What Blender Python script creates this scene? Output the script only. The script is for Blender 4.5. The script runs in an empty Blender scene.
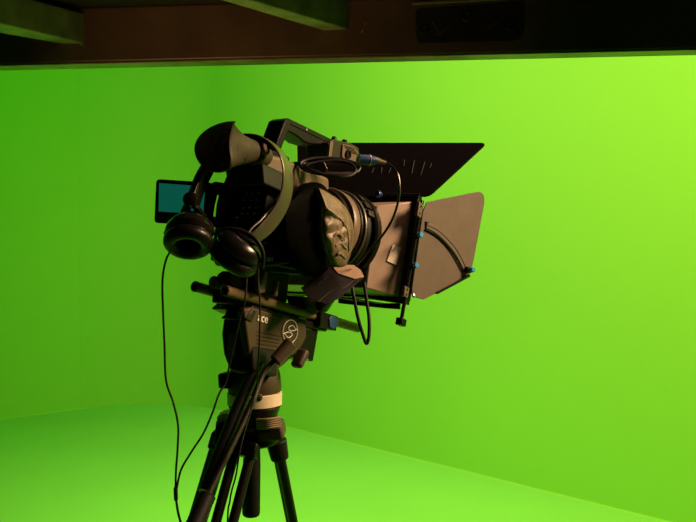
import bpy, bmesh, math, random
from mathutils import Vector, Matrix, noise
random.seed(4)
V = Vector
scene = bpy.context.scene
C = scene.collection

# ---------------------------------------------------------------- camera
EYE = 1.45
FOC = 900.0
PITCH = math.atan(31 / FOC)
cam_data = bpy.data.cameras.new('camera')
cam_data.sensor_width = 36.0
cam_data.lens = FOC * 36.0 / 696.0
cam = bpy.data.objects.new('camera', cam_data)
C.objects.link(cam)
cam.location = (0, 0, EYE)
cam.rotation_euler = (math.pi / 2 - PITCH, 0, 0)
scene.camera = cam

# ---------------------------------------------------------------- world, lights, exposure
world = bpy.data.worlds.new('studio_dark')
scene.world = world
world.use_nodes = True
bg = world.node_tree.nodes['Background']
bg.inputs[0].default_value = (0.9, 0.75, 0.55, 1)
bg.inputs[1].default_value = 0.01
scene.view_settings.view_transform = 'Standard'
scene.view_settings.look = 'None'
scene.view_settings.gamma = 1.0
scene.view_settings.exposure = 0.0
scene.view_settings.use_curve_mapping = False


def area(name, loc, target, w, h, power, col, spread=180):
    d = bpy.data.lights.new(name, 'AREA')
    d.shape = 'RECTANGLE'
    d.size = w
    d.size_y = h
    d.energy = power
    d.color = col
    d.spread = math.radians(spread)
    o = bpy.data.objects.new(name, d)
    C.objects.link(o)
    o.location = loc
    o.rotation_euler = (V(target) - V(loc)).to_track_quat('-Z', 'Y').to_euler()
    return o


area('key_lamp', (2.5, 1.35, 2.9), (-0.1, 1.4, 1.45), 0.8, 0.8, 25, (1.0, 0.64, 0.36), 60)
area('screen_lamp_right', (1.5, 1.9, 3.7), (2.0, 4.2, 0.8), 2.0, 1.0, 156, (1.0, 0.50, 0.48), 130)
area('added_mid_wall_fill', (-0.6, 2.6, 3.9), (0.5, 6.0, 1.6), 1.6, 0.8, 47, (1.0, 0.49, 0.85), 90)  # extra unseen lamp, added to brighten the middle of the wall
area('screen_lamp_left', (-1.6, 4.6, 4.4), (-1.6, 7.4, 1.2), 3.0, 1.0, 35, (0.3, 1.0, 0.1))
area('floor_wash_lamp', (-0.9, 2.8, 3.4), (-0.7, 3.9, 0), 1.5, 1.0, 27.5, (1.0, 0.67, 0.7), 80)
area('added_beam_fill', (-0.55, 0.3, 1.30), (-0.1, 1.0, 1.71), 0.08, 0.08, 0.07, (1.0, 0.5, 0.22), 34)  # small unseen fill, added to warm the beam's front face

# ---------------------------------------------------------------- measuring the place
DF = V((0, math.cos(PITCH), -math.sin(PITCH)))
DU = V((0, math.sin(PITCH), math.cos(PITCH)))
CAM = V((0, 0, EYE))


def ray(x, y):
    return DF + V((1, 0, 0)) * ((x - 348) / FOC) + DU * ((261 - y) / FOC)


def P(x, y, Y):
    d = ray(x, y)
    return CAM + d * (Y / d.y)


def on_plane(x, y, p0, n):
    d = ray(x, y)
    return CAM + d * ((p0 - CAM).dot(n) / d.dot(n))


def ground(x, y):
    return on_plane(x, y, V((0, 0, 0)), V((0, 0, 1)))


# axes of the filming rig: forward, left, up (nose down on the fluid head)
TH, PH = math.radians(34), math.radians(14)
F = V((math.sin(TH) * math.cos(PH), math.cos(TH) * math.cos(PH), -math.sin(PH)))
L = V((-math.cos(TH), math.sin(TH), 0))
U = F.cross(L)
O = P(210, 288, 1.27)


def w(f, l, u):
    return O + F * f + L * l + U * u


def pl(x, y, l):
    return on_plane(x, y, O + L * l, L)


def pf(x, y, f):
    return on_plane(x, y, O + F * f, F)


def pu(x, y, u):
    return on_plane(x, y, O + U * u, U)


# ---------------------------------------------------------------- materials
def mat(name, col, rough=0.5, metal=0.0, bump=0.0, bscale=200.0, var=0.0, vscale=30.0, emit=None, estr=0.0, spec=0.5, coat=0.0, vcol=None):
    m = bpy.data.materials.new(name)
    m.use_nodes = True
    nt = m.node_tree
    b = nt.nodes['Principled BSDF']
    b.inputs['Base Color'].default_value = (*col, 1)
    b.inputs['Roughness'].default_value = rough
    b.inputs['Metallic'].default_value = metal
    b.inputs['Specular IOR Level'].default_value = spec
    b.inputs['Coat Weight'].default_value = coat
    tc = nt.nodes.new('ShaderNodeTexCoord')
    if var > 0:
        n = nt.nodes.new('ShaderNodeTexNoise')
        n.inputs['Scale'].default_value = vscale
        n.inputs['Detail'].default_value = 5
        nt.links.new(tc.outputs['Object'], n.inputs['Vector'])
        r = nt.nodes.new('ShaderNodeValToRGB')
        r.color_ramp.elements[0].position = 0.3
        r.color_ramp.elements[1].position = 0.7
        a = vcol if vcol else tuple(c * (1 - var) for c in col)
        r.color_ramp.elements[0].color = (*a, 1)
        r.color_ramp.elements[1].color = (*[min(1, c * (1 + var * 0.5)) for c in col], 1)
        nt.links.new(n.outputs['Fac'], r.inputs['Fac'])
        nt.links.new(r.outputs['Color'], b.inputs['Base Color'])
    if bump > 0:
        n2 = nt.nodes.new('ShaderNodeTexNoise')
        n2.inputs['Scale'].default_value = bscale
        n2.inputs['Detail'].default_value = 4
        nt.links.new(tc.outputs['Object'], n2.inputs['Vector'])
        bp = nt.nodes.new('ShaderNodeBump')
        bp.inputs['Strength'].default_value = bump
        bp.inputs['Distance'].default_value = 0.002
        nt.links.new(n2.outputs['Fac'], bp.inputs['Height'])
        nt.links.new(bp.outputs['Normal'], b.inputs['Normal'])
    if emit:
        b.inputs['Emission Color'].default_value = (*emit, 1)
        b.inputs['Emission Strength'].default_value = estr
    return m


M = {}
M['screen_green'] = mat('chroma_green_paint', (0.14, 0.62, 0.018), 0.8, var=0.03, vscale=0.8, spec=0.15)
M['floor_green'] = mat('chroma_green_floor', (0.135, 0.62, 0.032), 0.75, var=0.05, vscale=1.2, spec=0.2)
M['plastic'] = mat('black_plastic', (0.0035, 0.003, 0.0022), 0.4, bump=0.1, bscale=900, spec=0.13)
M['gloss'] = mat('glossy_black_plastic', (0.005, 0.004, 0.004), 0.25, spec=0.3)
M['rubber'] = mat('black_rubber', (0.004, 0.0035, 0.0025), 0.55, bump=0.1, bscale=500, spec=0.2)
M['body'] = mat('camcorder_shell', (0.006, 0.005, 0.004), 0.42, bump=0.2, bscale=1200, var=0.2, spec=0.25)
M['greymetal'] = mat('dark_anodised_metal', (0.03, 0.025, 0.02), 0.38, metal=0.6, var=0.2, vscale=60)
M['flag'] = mat('matte_box_metal', (0.095, 0.07, 0.052), 0.5, var=0.12, vscale=40, bump=0.05, bscale=300, spec=0.3)
M['flag_inner'] = mat('flag_black_paint', (0.005, 0.004, 0.0025), 0.7, var=0.2, vscale=50, spec=0.05)
M['carbon'] = mat('carbon_rod', (0.17, 0.105, 0.055), 0.4, var=0.4, spec=0.25, vscale=400)
M['blue'] = mat('blue_anodised', (0.02, 0.28, 0.55), 0.35, metal=0.2)
M['bluedark'] = mat('blue_knob_metal', (0.005, 0.035, 0.12), 0.45)
M['ribtan_lit'] = mat('ribbed_tan_lit', (0.30, 0.21, 0.13), 0.5)  # brighter copy of the rib brown, light on the tripod locks put in
M['brown'] = mat('brown_plastic', (0.06, 0.042, 0.027), 0.45, spec=0.3)
M['navy'] = mat('blue_connector', (0.005, 0.03, 0.11), 0.35, metal=0.1)
M['silver'] = mat('silver_metal', (0.6, 0.58, 0.54), 0.3, metal=0.9)
M['strap'] = mat('leather_strap', (0.14, 0.09, 0.058), 0.5, bump=0.35, bscale=140, var=0.5, vscale=70)
M['paper'] = mat('paper_label', (0.75, 0.66, 0.52), 0.7, var=0.2, vscale=200)
M['white'] = mat('white_print', (0.7, 0.66, 0.58), 0.6)
M['grey_print'] = mat('grey_print', (0.6, 0.55, 0.48), 0.6)
M['dim_print'] = mat('scratched_grey', (0.05, 0.045, 0.035), 0.6)
M['ivory'] = mat('ivory_plastic', (0.62, 0.52, 0.36), 0.5, var=0.12, vscale=60)
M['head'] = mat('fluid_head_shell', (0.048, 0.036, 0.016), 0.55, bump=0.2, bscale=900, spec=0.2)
M['tripod'] = mat('tripod_black', (0.004, 0.0035, 0.0025), 0.4, spec=0.22)
M['rib'] = mat('ribbed_brown_grip', (0.11, 0.075, 0.045), 0.5, spec=0.3)
M['lcd'] = mat('lcd_screen', (0.01, 0.03, 0.03), 0.2, emit=(0.002, 0.078, 0.052), estr=1.0)
M['cushion'] = mat('headphone_cushion', (0.004, 0.003, 0.0022), 0.35, bump=0.4, bscale=160, spec=0.2)
M['shell'] = mat('headphone_shell', (0.006, 0.0045, 0.0035), 0.24, spec=0.3)
M['band'] = mat('headband_metal', (0.10, 0.085, 0.055), 0.3, metal=0.5, var=0.1)
M['steel'] = mat('worn_steel', (0.13, 0.085, 0.045), 0.42, metal=0.35, var=0.45, vscale=9, bump=0.3, bscale=40)
M['edge'] = mat('worn_steel_lit_edge', (0.34, 0.3, 0.2), 0.4, metal=0.4, var=0.5, vscale=20)
M['brace'] = mat('dusty_lit_steel', (0.42, 0.37, 0.25), 0.5, metal=0.1, var=0.35, vscale=40, bump=0.2, bscale=60)  # lightened so the braces carry bounce light from the floor
M['deck'] = mat('dark_plywood', (0.045, 0.035, 0.022), 0.75, var=0.4, vscale=5)
M['hinge'] = mat('black_hinge_plate', (0.02, 0.018, 0.012), 0.45, spec=0.25)
M['weld'] = mat('weld_bead', (0.3, 0.22, 0.15), 0.3, metal=0.6)
M['eyecup'] = mat('eyecup_rubber', (0.036, 0.030, 0.016), 0.6, spec=0.2, bump=0.1, bscale=400)
M['tan'] = mat('lit_end_tan', (0.30, 0.21, 0.13), 0.5, spec=0.3)  # lit tone of the controller's upper end, put into the colour
M['hood'] = mat('hood_metal', (0.27, 0.19, 0.13), 0.4, spec=0.6, var=0.12, vscale=40)
M['ringm'] = mat('lens_ring_metal', (0.035, 0.027, 0.02), 0.35, spec=0.5)
M['lit_tan'] = mat('tan_lit_tone', (0.13, 0.088, 0.06), 0.4, spec=0.4, var=0.1)  # warm light on the upper body put into the colour
M['grip'] = mat('matt_black_grip', (0.0008, 0.0008, 0.0005), 0.6, spec=0.01)
M['glass'] = mat('lens_glass', (0.005, 0.005, 0.008), 0.05, coat=0.5)


# ---------------------------------------------------------------- object helpers
def tag(o, label, cat, group=None, kind=None):
    if label:
        o['label'] = label
    if cat:
        o['category'] = cat
    if group:
        o['group'] = group
    if kind:
        o['kind'] = kind
    return o


def empty(name, loc, label, cat, rig=False, group=None):
    o = bpy.data.objects.new(name, None)
    C.objects.link(o)
    o.empty_display_size = 0.05
    m = Matrix.Translation(loc)
    if rig:
        m = m @ Matrix((F, L, U)).transposed().to_4x4()
    o.matrix_world = m
    return tag(o, label, cat, group)


def finish(name, bm, material, root=None, bevel=0.0, smooth=35, parent_obj=None, seg=2):
    """link a bmesh given in world coordinates as one mesh, below root"""
    bmesh.ops.recalc_face_normals(bm, faces=bm.faces)
    par = parent_obj or root
    if par is not None:
        bm.transform(MW(par).inverted())
    me = bpy.data.meshes.new(name)
    bm.to_mesh(me)
    bm.free()
    me.materials.append(M[material])
    for p in me.polygons:
        p.use_smooth = True
    me.set_sharp_from_angle(angle=math.radians(smooth))
    o = bpy.data.objects.new(name, me)
    C.objects.link(o)
    if par is not None:
        o.parent = par
    if bevel > 0:
        b = o.modifiers.new('bevel', 'BEVEL')
        b.width = bevel
        b.segments = seg
        b.limit_method = 'ANGLE'
        b.angle_limit = math.radians(40)
        b.harden_normals = False
    return o


def MW(o):
    m = o.matrix_basis.copy()
    while o.parent:
        o = o.parent
        m = o.matrix_basis @ m
    return m


def recentre(o):
    """put a single-mesh thing's origin at the middle of its base"""
    vs = [v.co for v in o.data.vertices]
    c = V(((min(v.x for v in vs) + max(v.x for v in vs)) / 2, (min(v.y for v in vs) + max(v.y for v in vs)) / 2, min(v.z for v in vs)))
    o.data.transform(Matrix.Translation(-c))
    o.location = c
    return o


def new():
    return bmesh.new()


def prism(bm, pts, vec):
    a = [bm.verts.new(p) for p in pts]
    b = [bm.verts.new(p + vec) for p in pts]
    n = len(pts)
    bm.faces.new(a)
    bm.faces.new(b[::-1])
    for i in range(n):
        bm.faces.new((a[i], b[i], b[(i + 1) % n], a[(i + 1) % n]))
    return bm


def loft(bm, rings, cap0=True, cap1=True):
    R = [[bm.verts.new(p) for p in r] for r in rings]
    n = len(R[0])
    for a, b in zip(R, R[1:]):
        for i in range(n):
            bm.faces.new((a[i], a[(i + 1) % n], b[(i + 1) % n], b[i]))
    if cap0:
        bm.faces.new(R[0][::-1])
    if cap1:
        bm.faces.new(R[-1])
    return bm


def basis(ax):
    ax = ax.normalized()
    h = V((0, 0, 1)) if abs(ax.z) < 0.9 else V((1, 0, 0))
    a = ax.cross(h).normalized()
    return a, ax.cross(a).normalized()


def lathe(bm, c, ax, prof, seg=32, cap0=True, cap1=True, ea=1.0):
    ax = ax.normalized()
    a, b = basis(ax)
    rings = []
    for t, r in prof:
        rings.append([c + ax * t + (a * math.cos(k * 2 * math.pi / seg) * ea + b * math.sin(k * 2 * math.pi / seg)) * r for k in range(seg)])
    return loft(bm, rings, cap0, cap1)


def cyl(bm, p, q, r, r2=None, seg=20):
    d = q - p
    return lathe(bm, p, d, [(0, r), (d.length, r if r2 is None else r2)], seg)


def smooth_path(pts, n=8):
    out = []
    m = len(pts)
    for i in range(m - 1):
        p0, p1, p2, p3 = pts[max(i - 1, 0)], pts[i], pts[i + 1], pts[min(i + 2, m - 1)]
        for k in range(n):
            t = k / n
            out.append(0.5 * ((2 * p1) + (p2 - p0) * t + (2 * p0 - 5 * p1 + 4 * p2 - p3) * t * t + (3 * p1 - p0 - 3 * p2 + p3) * t ** 3))
    out.append(pts[-1])
    return out


def tube(bm, pts, r, seg=10, sub=8, closed=False):
    path = smooth_path(pts, sub) if sub > 1 else list(pts)
    n = len(path)
    rings = []
    t0 = (path[1] - path[0]).normalized()
    a, b = basis(t0)
    for i, p in enumerate(path):
        t = (path[min(i + 1, n - 1)] - path[max(i - 1, 0)]).normalized()
        a = (a - t * a.dot(t)).normalized()
        b = t.cross(a)
        rr = r(i / (n - 1)) if callable(r) else r
        rings.append([p + (a * math.cos(k * 2 * math.pi / seg) + b * math.sin(k * 2 * math.pi / seg)) * rr for k in range(seg)])
    return loft(bm, rings)


def strap(bm, pts, wv, width, thick, sub=8):
    """flat band along a path; wv: width direction (vector or function of 0..1)"""
    path = smooth_path(pts, sub)
    n = len(path)
    rings = []
    for i, p in enumerate(path):
        u = i / (n - 1)
        t = (path[min(i + 1, n - 1)] - path[max(i - 1, 0)]).normalized()
        ww = wv(u) if callable(wv) else wv
        ww = (ww - t * ww.dot(t)).normalized()
        nn = t.cross(ww).normalized()
        hw = (width(u) if callable(width) else width) / 2
        ht = (thick(u) if callable(thick) else thick) / 2
        ring = []
        for k in range(16):
            an = 2 * math.pi * k / 16
            cx, cy = math.cos(an), math.sin(an)
            sx = math.copysign(abs(cx) ** 0.35, cx)
            sy = math.copysign(abs(cy) ** 0.6, cy)
            ring.append(p + ww * hw * sx + nn * ht * sy)
        rings.append(ring)
    return loft(bm, rings)


def box(bm, c, ax, ay, az, dx, dy, dz):
    ax, ay, az = ax.normalized() * dx / 2, ay.normalized() * dy / 2, az.normalized() * dz / 2
    q = [c - ax - ay - az, c + ax - ay - az, c + ax + ay - az, c - ax + ay - az]
    return prism(bm, q, az * 2)


def rbox(bm, f0, f1, l0, l1, u0, u1):
    return box(bm, w((f0 + f1) / 2, (l0 + l1) / 2, (u0 + u1) / 2), F, L, U, f1 - f0, l1 - l0, u1 - u0)


def rounded(pts, r, n=4):
    out = []
    m = len(pts)
    for i in range(m):
        p = pts[i]
        a = (pts[i - 1] - p)
        b = (pts[(i + 1) % m] - p)
        ra = min(r, a.length * 0.45)
        rb = min(r, b.length * 0.45)
        s, e = p + a.normalized() * ra, p + b.normalized() * rb
        for k in range(n + 1):
            t = k / n
            out.append(s * (1 - t) ** 2 + p * 2 * t * (1 - t) + e * t * t)
    return out


def text_bm(txt, size, depth, origin, xdir, ydir, bold=0.0):
    cu = bpy.data.curves.new('lettering', 'FONT')
    cu.body = txt
    cu.size = size
    cu.extrude = depth
    cu.offset = bold
    cu.resolution_u = 3
    ob = bpy.data.objects.new('lettering_source', cu)
    C.objects.link(ob)
    dg = bpy.context.evaluated_depsgraph_get()
    me = bpy.data.meshes.new_from_object(ob.evaluated_get(dg))
    bm = new()
    bm.from_mesh(me)
    bpy.data.objects.remove(ob)
    bpy.data.meshes.remove(me)
    x = xdir.normalized()
    z = x.cross(ydir).normalized()
    y = z.cross(x)
    m = Matrix((x, y, z)).transposed().to_4x4()
    m.translation = origin
    bm.transform(m)
    return bm


# ================================================================ SETTING
corner = ground(165, 397)
ldir = (ground(0, 420) - corner).normalized()
rdir = (ground(600, 505) - corner).normalized()
HT = 6.0
fc = 0.01                                     # small cove where wall meets floor
# floor outline follows the two walls
lp, rp = corner + ldir * 9.5, corner + rdir * 9.5
bm = new()
far = [rp, corner, lp, V((lp.x, -4, 0)), V((rp.x, -4, 0))]
prism(bm, far, V((0, 0, -0.1)))
fl = finish('floor', bm, 'floor_green')
tag(fl, None, None, kind='structure')


def wall(name, p, d, length, inward):
    bm = new()
    prof = [(0, 0)]
    n = 6
    pts = []
    for k in range(n + 1):
        a = k / n * math.pi / 2
        pts.append((fc - fc * math.sin(a), fc - fc * math.cos(a)))
    # pts run from floor (fc,0) up to wall (0,fc)
    prof = pts + [(0, HT), (-0.15, HT), (-0.15, -0.1), (fc, -0.1)]
    ring = [p + inward * a + V((0, 0, b)) for a, b in prof]
    prism(bm, ring, d * length)
    o = finish(name, bm, 'screen_green', smooth=40)
    return tag(o, None, None, kind='structure')


inl = V((-ldir.y, ldir.x, 0))
if inl.dot(-corner) < 0:
    inl = -inl
inr = V((-rdir.y, rdir.x, 0))
if inr.dot(-corner) < 0:
    inr = -inr
wall('wall_left', corner, ldir, 9.5, inl)
wall('wall_right', corner, rdir, 9.5, inr)
# rounded vertical fillet where the two walls run together
bm = new()
R = 0.8
ang = math.acos(ldir.dot(rdir))
tl = R / math.tan(ang / 2)
cc = corner + ldir * tl + inl * R
a0 = (corner + ldir * tl - cc)
a1 = (corner + rdir * tl - cc)
ring = []
for k in range(17):
    t = k / 16
    ring.append(cc + (a0 * (1 - t) + a1 * t).normalized() * (R - 0.001))
ring += [corner + rdir * tl - inr * 0.05, corner - (inl + inr).normalized() * 0.05, corner + ldir * tl - inl * 0.05]
prism(bm, ring, V((0, 0, HT)))
o = finish('wall_corner', bm, 'screen_green', smooth=40)
tag(o, None, None, kind='structure')

# ================================================================ OVERHEAD STEEL FRAME
fr = empty('steel_frame', P(348, 62, 1.0), 'worn dark steel frame overhead with welded braces, crossing the whole top of view', 'metal frame')
bp = lambda x, y: P(x, y, 1.04 - 0.09 * x / 696)
bx = (P(696, 57, 0.95) - P(0, 63, 1.04))
bl0, bl1 = bp(0, 64.5), bp(696, 48.5)
bd = (bl1 - bl0).normalized()
bdepth = V((-bd.y, bd.x, 0)).normalized()
bup = bd.cross(bdepth).normalized()
if bup.z < 0:
    bup = -bup
b0, b1 = bl0 - bd * 0.75, bl1 + bd * 0.75
BH = 0.062
bm = new()
prism(bm, [b0, b0 + bdepth * 0.03, b0 + bdepth * 0.03 + bup * BH, b0 + bup * BH], b1 - b0)
beam = finish('beam', bm, 'steel', fr, bevel=0.0025, seg=3)
# thin lip under the beam, paler to carry the bounce light there
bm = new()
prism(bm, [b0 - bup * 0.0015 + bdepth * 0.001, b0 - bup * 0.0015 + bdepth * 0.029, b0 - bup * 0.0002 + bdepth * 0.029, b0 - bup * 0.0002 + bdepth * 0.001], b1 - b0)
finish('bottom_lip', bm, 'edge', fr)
for e, sx in ((b0, 1), (b1, -1)):
    bm = new()
    c = e + bd * 0.02 * sx + bdepth * 0.015
    prism(bm, [V((c.x + i * 0.02, c.y + j * 0.015, 0)) for i, j in ((-1, -1), (1, -1), (1, 1), (-1, 1))], V((0, 0, c.z + 0.001)))
    finish('post', bm, 'steel', fr, bevel=0.002)


def brace(pn0, pf0, pn1, pf1, h, name='brace'):
    bm = new()
    up = V((0, 0, h))
    loft(bm, [[pn0, pf0, pf0 + up, pn0 + up], [pn1, pf1, pf1 + up, pn1 + up]])
    return finish(name, bm, 'brace', fr, bevel=0.0015)


zb = P(72, 44, 1.03).z


def atz(x, y, z):
    return on_plane(x, y, V((0, 0, z)), V((0, 0, 1)))


def extend(a, b, s):
    return a + (a - b) * s


n1, f1_ = atz(84, 43.5, zb), atz(68, 45, zb)
n0, f0_ = atz(0, 24, zb), atz(0, 33, zb)
brace(extend(n0, n1, 3.0), extend(f0_, f1_, 3.0), n1 + (n1 - n0).normalized() * 0.003, f1_ + (f1_ - f0_).normalized() * 0.03, 0.034)
z2 = P(340, 31, 1.0).z
n1, f1_ = atz(355, 31.5, z2), atz(333, 33.5, z2)
n0, f0_ = atz(268, 6, z2), atz(240, 6, z2)
brace(extend(n0, n1, 2.2), extend(f0_, f1_, 2.2), n1 + (n1 - n0).normalized() * 0.004, f1_ + (f1_ - f0_).normalized() * 0.02, 0.034)
# weld beads where the braces meet the beam
for a, b in (((76, 19), (67, 34)), ((352, 2), (333, 17)), ((81, 44), (86, 46)), ((362, 33), (366, 22))):
    bm = new()
    p, q = bp(*a) - bdepth * 0.001, bp(*b) - bdepth * 0.001
    tube(bm, [p, p * 0.5 + q * 0.5 + V((0.001, -0.001, 0)), q], lambda t: 0.0012 + 0.0008 * math.sin(t * 9), 8, 6)
    finish('weld_bead', bm, 'weld', fr)
# deck boards lying over the frame
bm = new()
e0, e1_ = b0 + bup * BH + bdepth * 0.03, b1 + bup * BH + bdepth * 0.03
prism(bm, [V((e0.x, -0.3, e0.z)), V((e1_.x, -0.3, e1_.z)), e1_, e0], V((0, 0, 0.018)))
finish('deck_panel', bm, 'deck', fr)
# hinge plate on the beam's front face
bm = new()
hp = rounded([bp(415, 9) - bdepth * 0.003, bp(524, 2) - bdepth * 0.003, bp(524, 30) - bdepth * 0.003, bp(519, 41) - bdepth * 0.003, bp(417, 44) - bdepth * 0.003], 0.006)
prism(bm, hp, bdepth * 0.003)
hinge = finish('hinge_plate', bm, 'hinge', fr, bevel=0.0006)
bm = new()
cyl(bm, bp(412, 4.5) - bdepth * 0.004, bp(528, -2) - bdepth * 0.004, 0.0022)
finish('hinge_pin', bm, 'weld', fr)
for x, y in ((424, 30), (466, 17), (510, 26)):
    bm = new()
    c = bp(x, y) - bdepth * 0.003
    lathe(bm, c, -bdepth, [(0, 0.006), (0.0016, 0.0052), (0.0022, 0.0042), (0.0008, 0.0028), (0.0006, 0.001)], 24)
    finish('screw', bm, 'greymetal', parent_obj=hinge)
for a, b in (((486, 32), (503, 17)), ((432, 22), (441, 36)), ((436, 36), (449, 28))):
    bm = new()
    cyl(bm, bp(*a) - bdepth * 0.0032, bp(*b) - bdepth * 0.0032, 0.0006, seg=6)
    finish('scratch', bm, 'dim_print', parent_obj=hinge)

# ================================================================ TRIPOD
TC = P(256, 398, 1.36)
tri = empty('tripod', V((TC.x, TC.y, 0)), 'black twin-tube camera tripod carrying the whole filming rig', 'tripod')


def tz(y, Y=1.36):
    return P(256, y, Y).z


px = 1.36 / FOC
zz = lambda y: TC.z - (y - 398) * px
bm = new()
c = V((TC.x - 0.002, TC.y, zz(427)))
lathe(bm, c, V((0, 0, 1)), [(-0.012, 0.022), (0, 0.03), (0.012, 0.034), (0.022, 0.036), ((427 - 405.5) * px, 0.040)], 40)
finish('bowl', bm, 'tripod', tri, bevel=0.001)
# crown with three shoulders
apex = V((TC.x, TC.y, zz(440)))
bm = new()
lathe(bm, V((TC.x - 0.002, TC.y, zz(446))), V((0, 0, 1)), [(0, 0.026), (0.004, 0.036), (0.028, 0.038), (0.034, 0.03)], 12)
finish('crown', bm, 'tripod', tri, bevel=0.002)


def leg(top, low_px, Yl, sep, shoulder, rt=0.0075):
    """twin-tube leg: top point, a lower pixel with its depth to fix the direction"""
    low = P(low_px[0], low_px[1], Yl)
    d = (low - top).normalized()
    foot = top + d * ((top.z - 0.02) / -d.z)
    side = d.cross(shoulder).normalized()
    bm = new()
    for s in (-1, 1):
        o_ = side * sep * s
        cyl(bm, top + o_, top + o_ + (foot - top) * 0.55, rt, seg=18)
    lg = finish('leg', bm, 'tripod', tri)
    bm = new()
    mid = top + (foot - top) * 0.5
    box(bm, mid, side, d.cross(side), d, sep * 2 + 0.024, 0.026, 0.05)
    finish('leg_clamp', bm, 'plastic', parent_obj=lg, bevel=0.003)
    bm = new()
    cyl(bm, mid, foot, 0.0085, seg=18)
    finish('lower_tube', bm, 'tripod', parent_obj=lg)
    bm = new()
    lathe(bm, foot - V((0, 0, 0.02)), V((0, 0, 1)), [(0, 0.018), (0.008, 0.02), (0.022, 0.014), (0.04, 0.011)], 20)
    finish('rubber_foot', bm, 'rubber', parent_obj=lg, bevel=0.001)
    return lg, d, side


# left leg, seen edge on
tl_ = P(222, 440, 1.39)
lg, d, s = leg(tl_, (197, 522), 1.44, 0.0085, V((0.2, 1, 0)), 0.0075)
bm = new()
box(bm, P(222, 441, 1.385), s, d.cross(s), d, 0.034, 0.026, 0.03)
finish('leg_collar', bm, 'plastic', parent_obj=lg, bevel=0.003)
# right leg
tr_ = P(277, 446, 1.38)
lg, d, s = leg(tr_, (292, 522), 1.43, 0.007, V((1, 0.5, 0)))
bm = new()
cyl(bm, P(276, 440, 1.38), P(280, 459, 1.385), 0.0165, 0.0140, seg=24)
finish('leg_collar', bm, 'rubber', parent_obj=lg, bevel=0.002)
# front leg, its two tubes apart
tf_ = P(243, 452, 1.325)
lg, d, s = leg(tf_, (224.5, 522), 1.285, 0.0125, V((0.25, 1, 0)))
bm = new()
box(bm, P(244, 449, 1.323), s, d.cross(s), d, 0.044, 0.024, 0.022)
finish('leg_collar', bm, 'plastic', parent_obj=lg, bevel=0.003)
# shoulders of the crown with ribbed tops
for (pts, Y, dp) in (([(216, 420), (234, 420), (232, 448), (213, 446)], 1.36, 0.05), ([(257, 428), (281.5, 426), (284, 441), (256, 442)], 1.316, 0.06)):
    bm = new()
    prism(bm, [P(x, y, Y) for x, y in pts], V((0.0, dp, 0)))
    finish('shoulder', bm, 'head' if pts[0][0] > 250 else 'plastic', tri, bevel=0.004)
bm = new()
for k in range(8):
    t = k / 7
    a = P(218 + 15 * t, 418.5 - t - 2.5 * math.sin(math.pi * t), 1.355)
    cyl(bm, a - V((0, 0.002, 0.008)), a + V((0, 0.0, 0.002)), 0.0013, seg=8)
    cyl(bm, a + V((0, 0.0, 0.002)), a + V((0, 0.035, 0.002)), 0.0013, seg=8)
finish('ribbed_lock', bm, 'ribtan_lit', tri)
bm = new()
for k in range(5):
    y = 418.5 + k * 2.1
    tube(bm, [P(257, y + 1.5, 1.320), P(268, y + 1.0, 1.314), P(280.5 + k * 0.3, y - 1.0, 1.320)], 0.0022, 8, 5)
finish('ribbed_lock', bm, 'ribtan_lit', tri)
# hanging clamp handle under the bowl
bm = new()
hb = P(251, 516, 1.365)
ht_ = P(252, 445, 1.365)
lathe(bm, hb, ht_ - hb, [(0, 0.0105), (0.002, 0.0128), (0.006, 0.0138), (0.08, 0.0135), (0.105, 0.0125)], 28)
finish('clamp_handle', bm, 'rubber', tri)

# ================================================================ FLUID HEAD
hd = empty('fluid_head', TC, 'black fluid head with circled S mark and cream ring, between tripod and filming rig', 'tripod head')
zax = V((0, 0, 1))
bm = new()
lathe(bm, V((TC.x - 0.002, TC.y, zz(404.5))), zax, [(0, 0.0385), (0.001, 0.0415), (0.0185, 0.0415), (0.0195, 0.0395)], 48)
ringo = finish('levelling_ring', bm, 'ivory', hd)
ringo['label'] = 'cream coloured ring with a dark peg'
bm = new()
for x in (258.5, 239.5):
    a = P(x, 397.5, 1.32)
    lathe(bm, a + V((0, -0.001, 0)), V((0.05, 1, 0)), [(0, 0.0045), (0.001, 0.006), (0.012, 0.006)], 20)
finish('ring_peg', bm, 'rib', hd)
bm = new()
lathe(bm, V((TC.x - 0.002, TC.y, zz(391.5))), zax, [(0, 0.0395), (0.006, 0.041), (0.024, 0.0395), (0.036, 0.036), (0.05, 0.026)], 48)
finish('pan_base', bm, 'head', hd, bevel=0.001)
# tilt body: brown side face towards the right, black rear
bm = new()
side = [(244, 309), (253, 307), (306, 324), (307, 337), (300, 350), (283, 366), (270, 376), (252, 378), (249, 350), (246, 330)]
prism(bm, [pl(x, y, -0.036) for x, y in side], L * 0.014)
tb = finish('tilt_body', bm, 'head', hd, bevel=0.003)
bm = new()
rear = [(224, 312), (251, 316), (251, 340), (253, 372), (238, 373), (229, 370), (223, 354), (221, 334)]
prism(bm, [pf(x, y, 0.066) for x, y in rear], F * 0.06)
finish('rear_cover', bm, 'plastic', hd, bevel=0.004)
bm = new()
prism(bm, rounded([pf(x, y, 0.064) for x, y in ((228, 335), (235, 332), (236, 352), (229, 366), (227, 350))], 0.003), F * 0.004)
finish('counterbalance_dial', bm, 'rib', hd, bevel=0.0008)
# fine ribs on the tilt body side
bm = new()
for k in range(9):
    y = 333 + k * 4
    a, b = pl(256 + k * 0.2, y - 1.5, -0.0362), pl(281 - k * 1.2, y + 3.5 - k * 0.6, -0.0362)
    cyl(bm, a, b, 0.0006, seg=6)
finish('side_rib', bm, 'rubber', hd)
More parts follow.
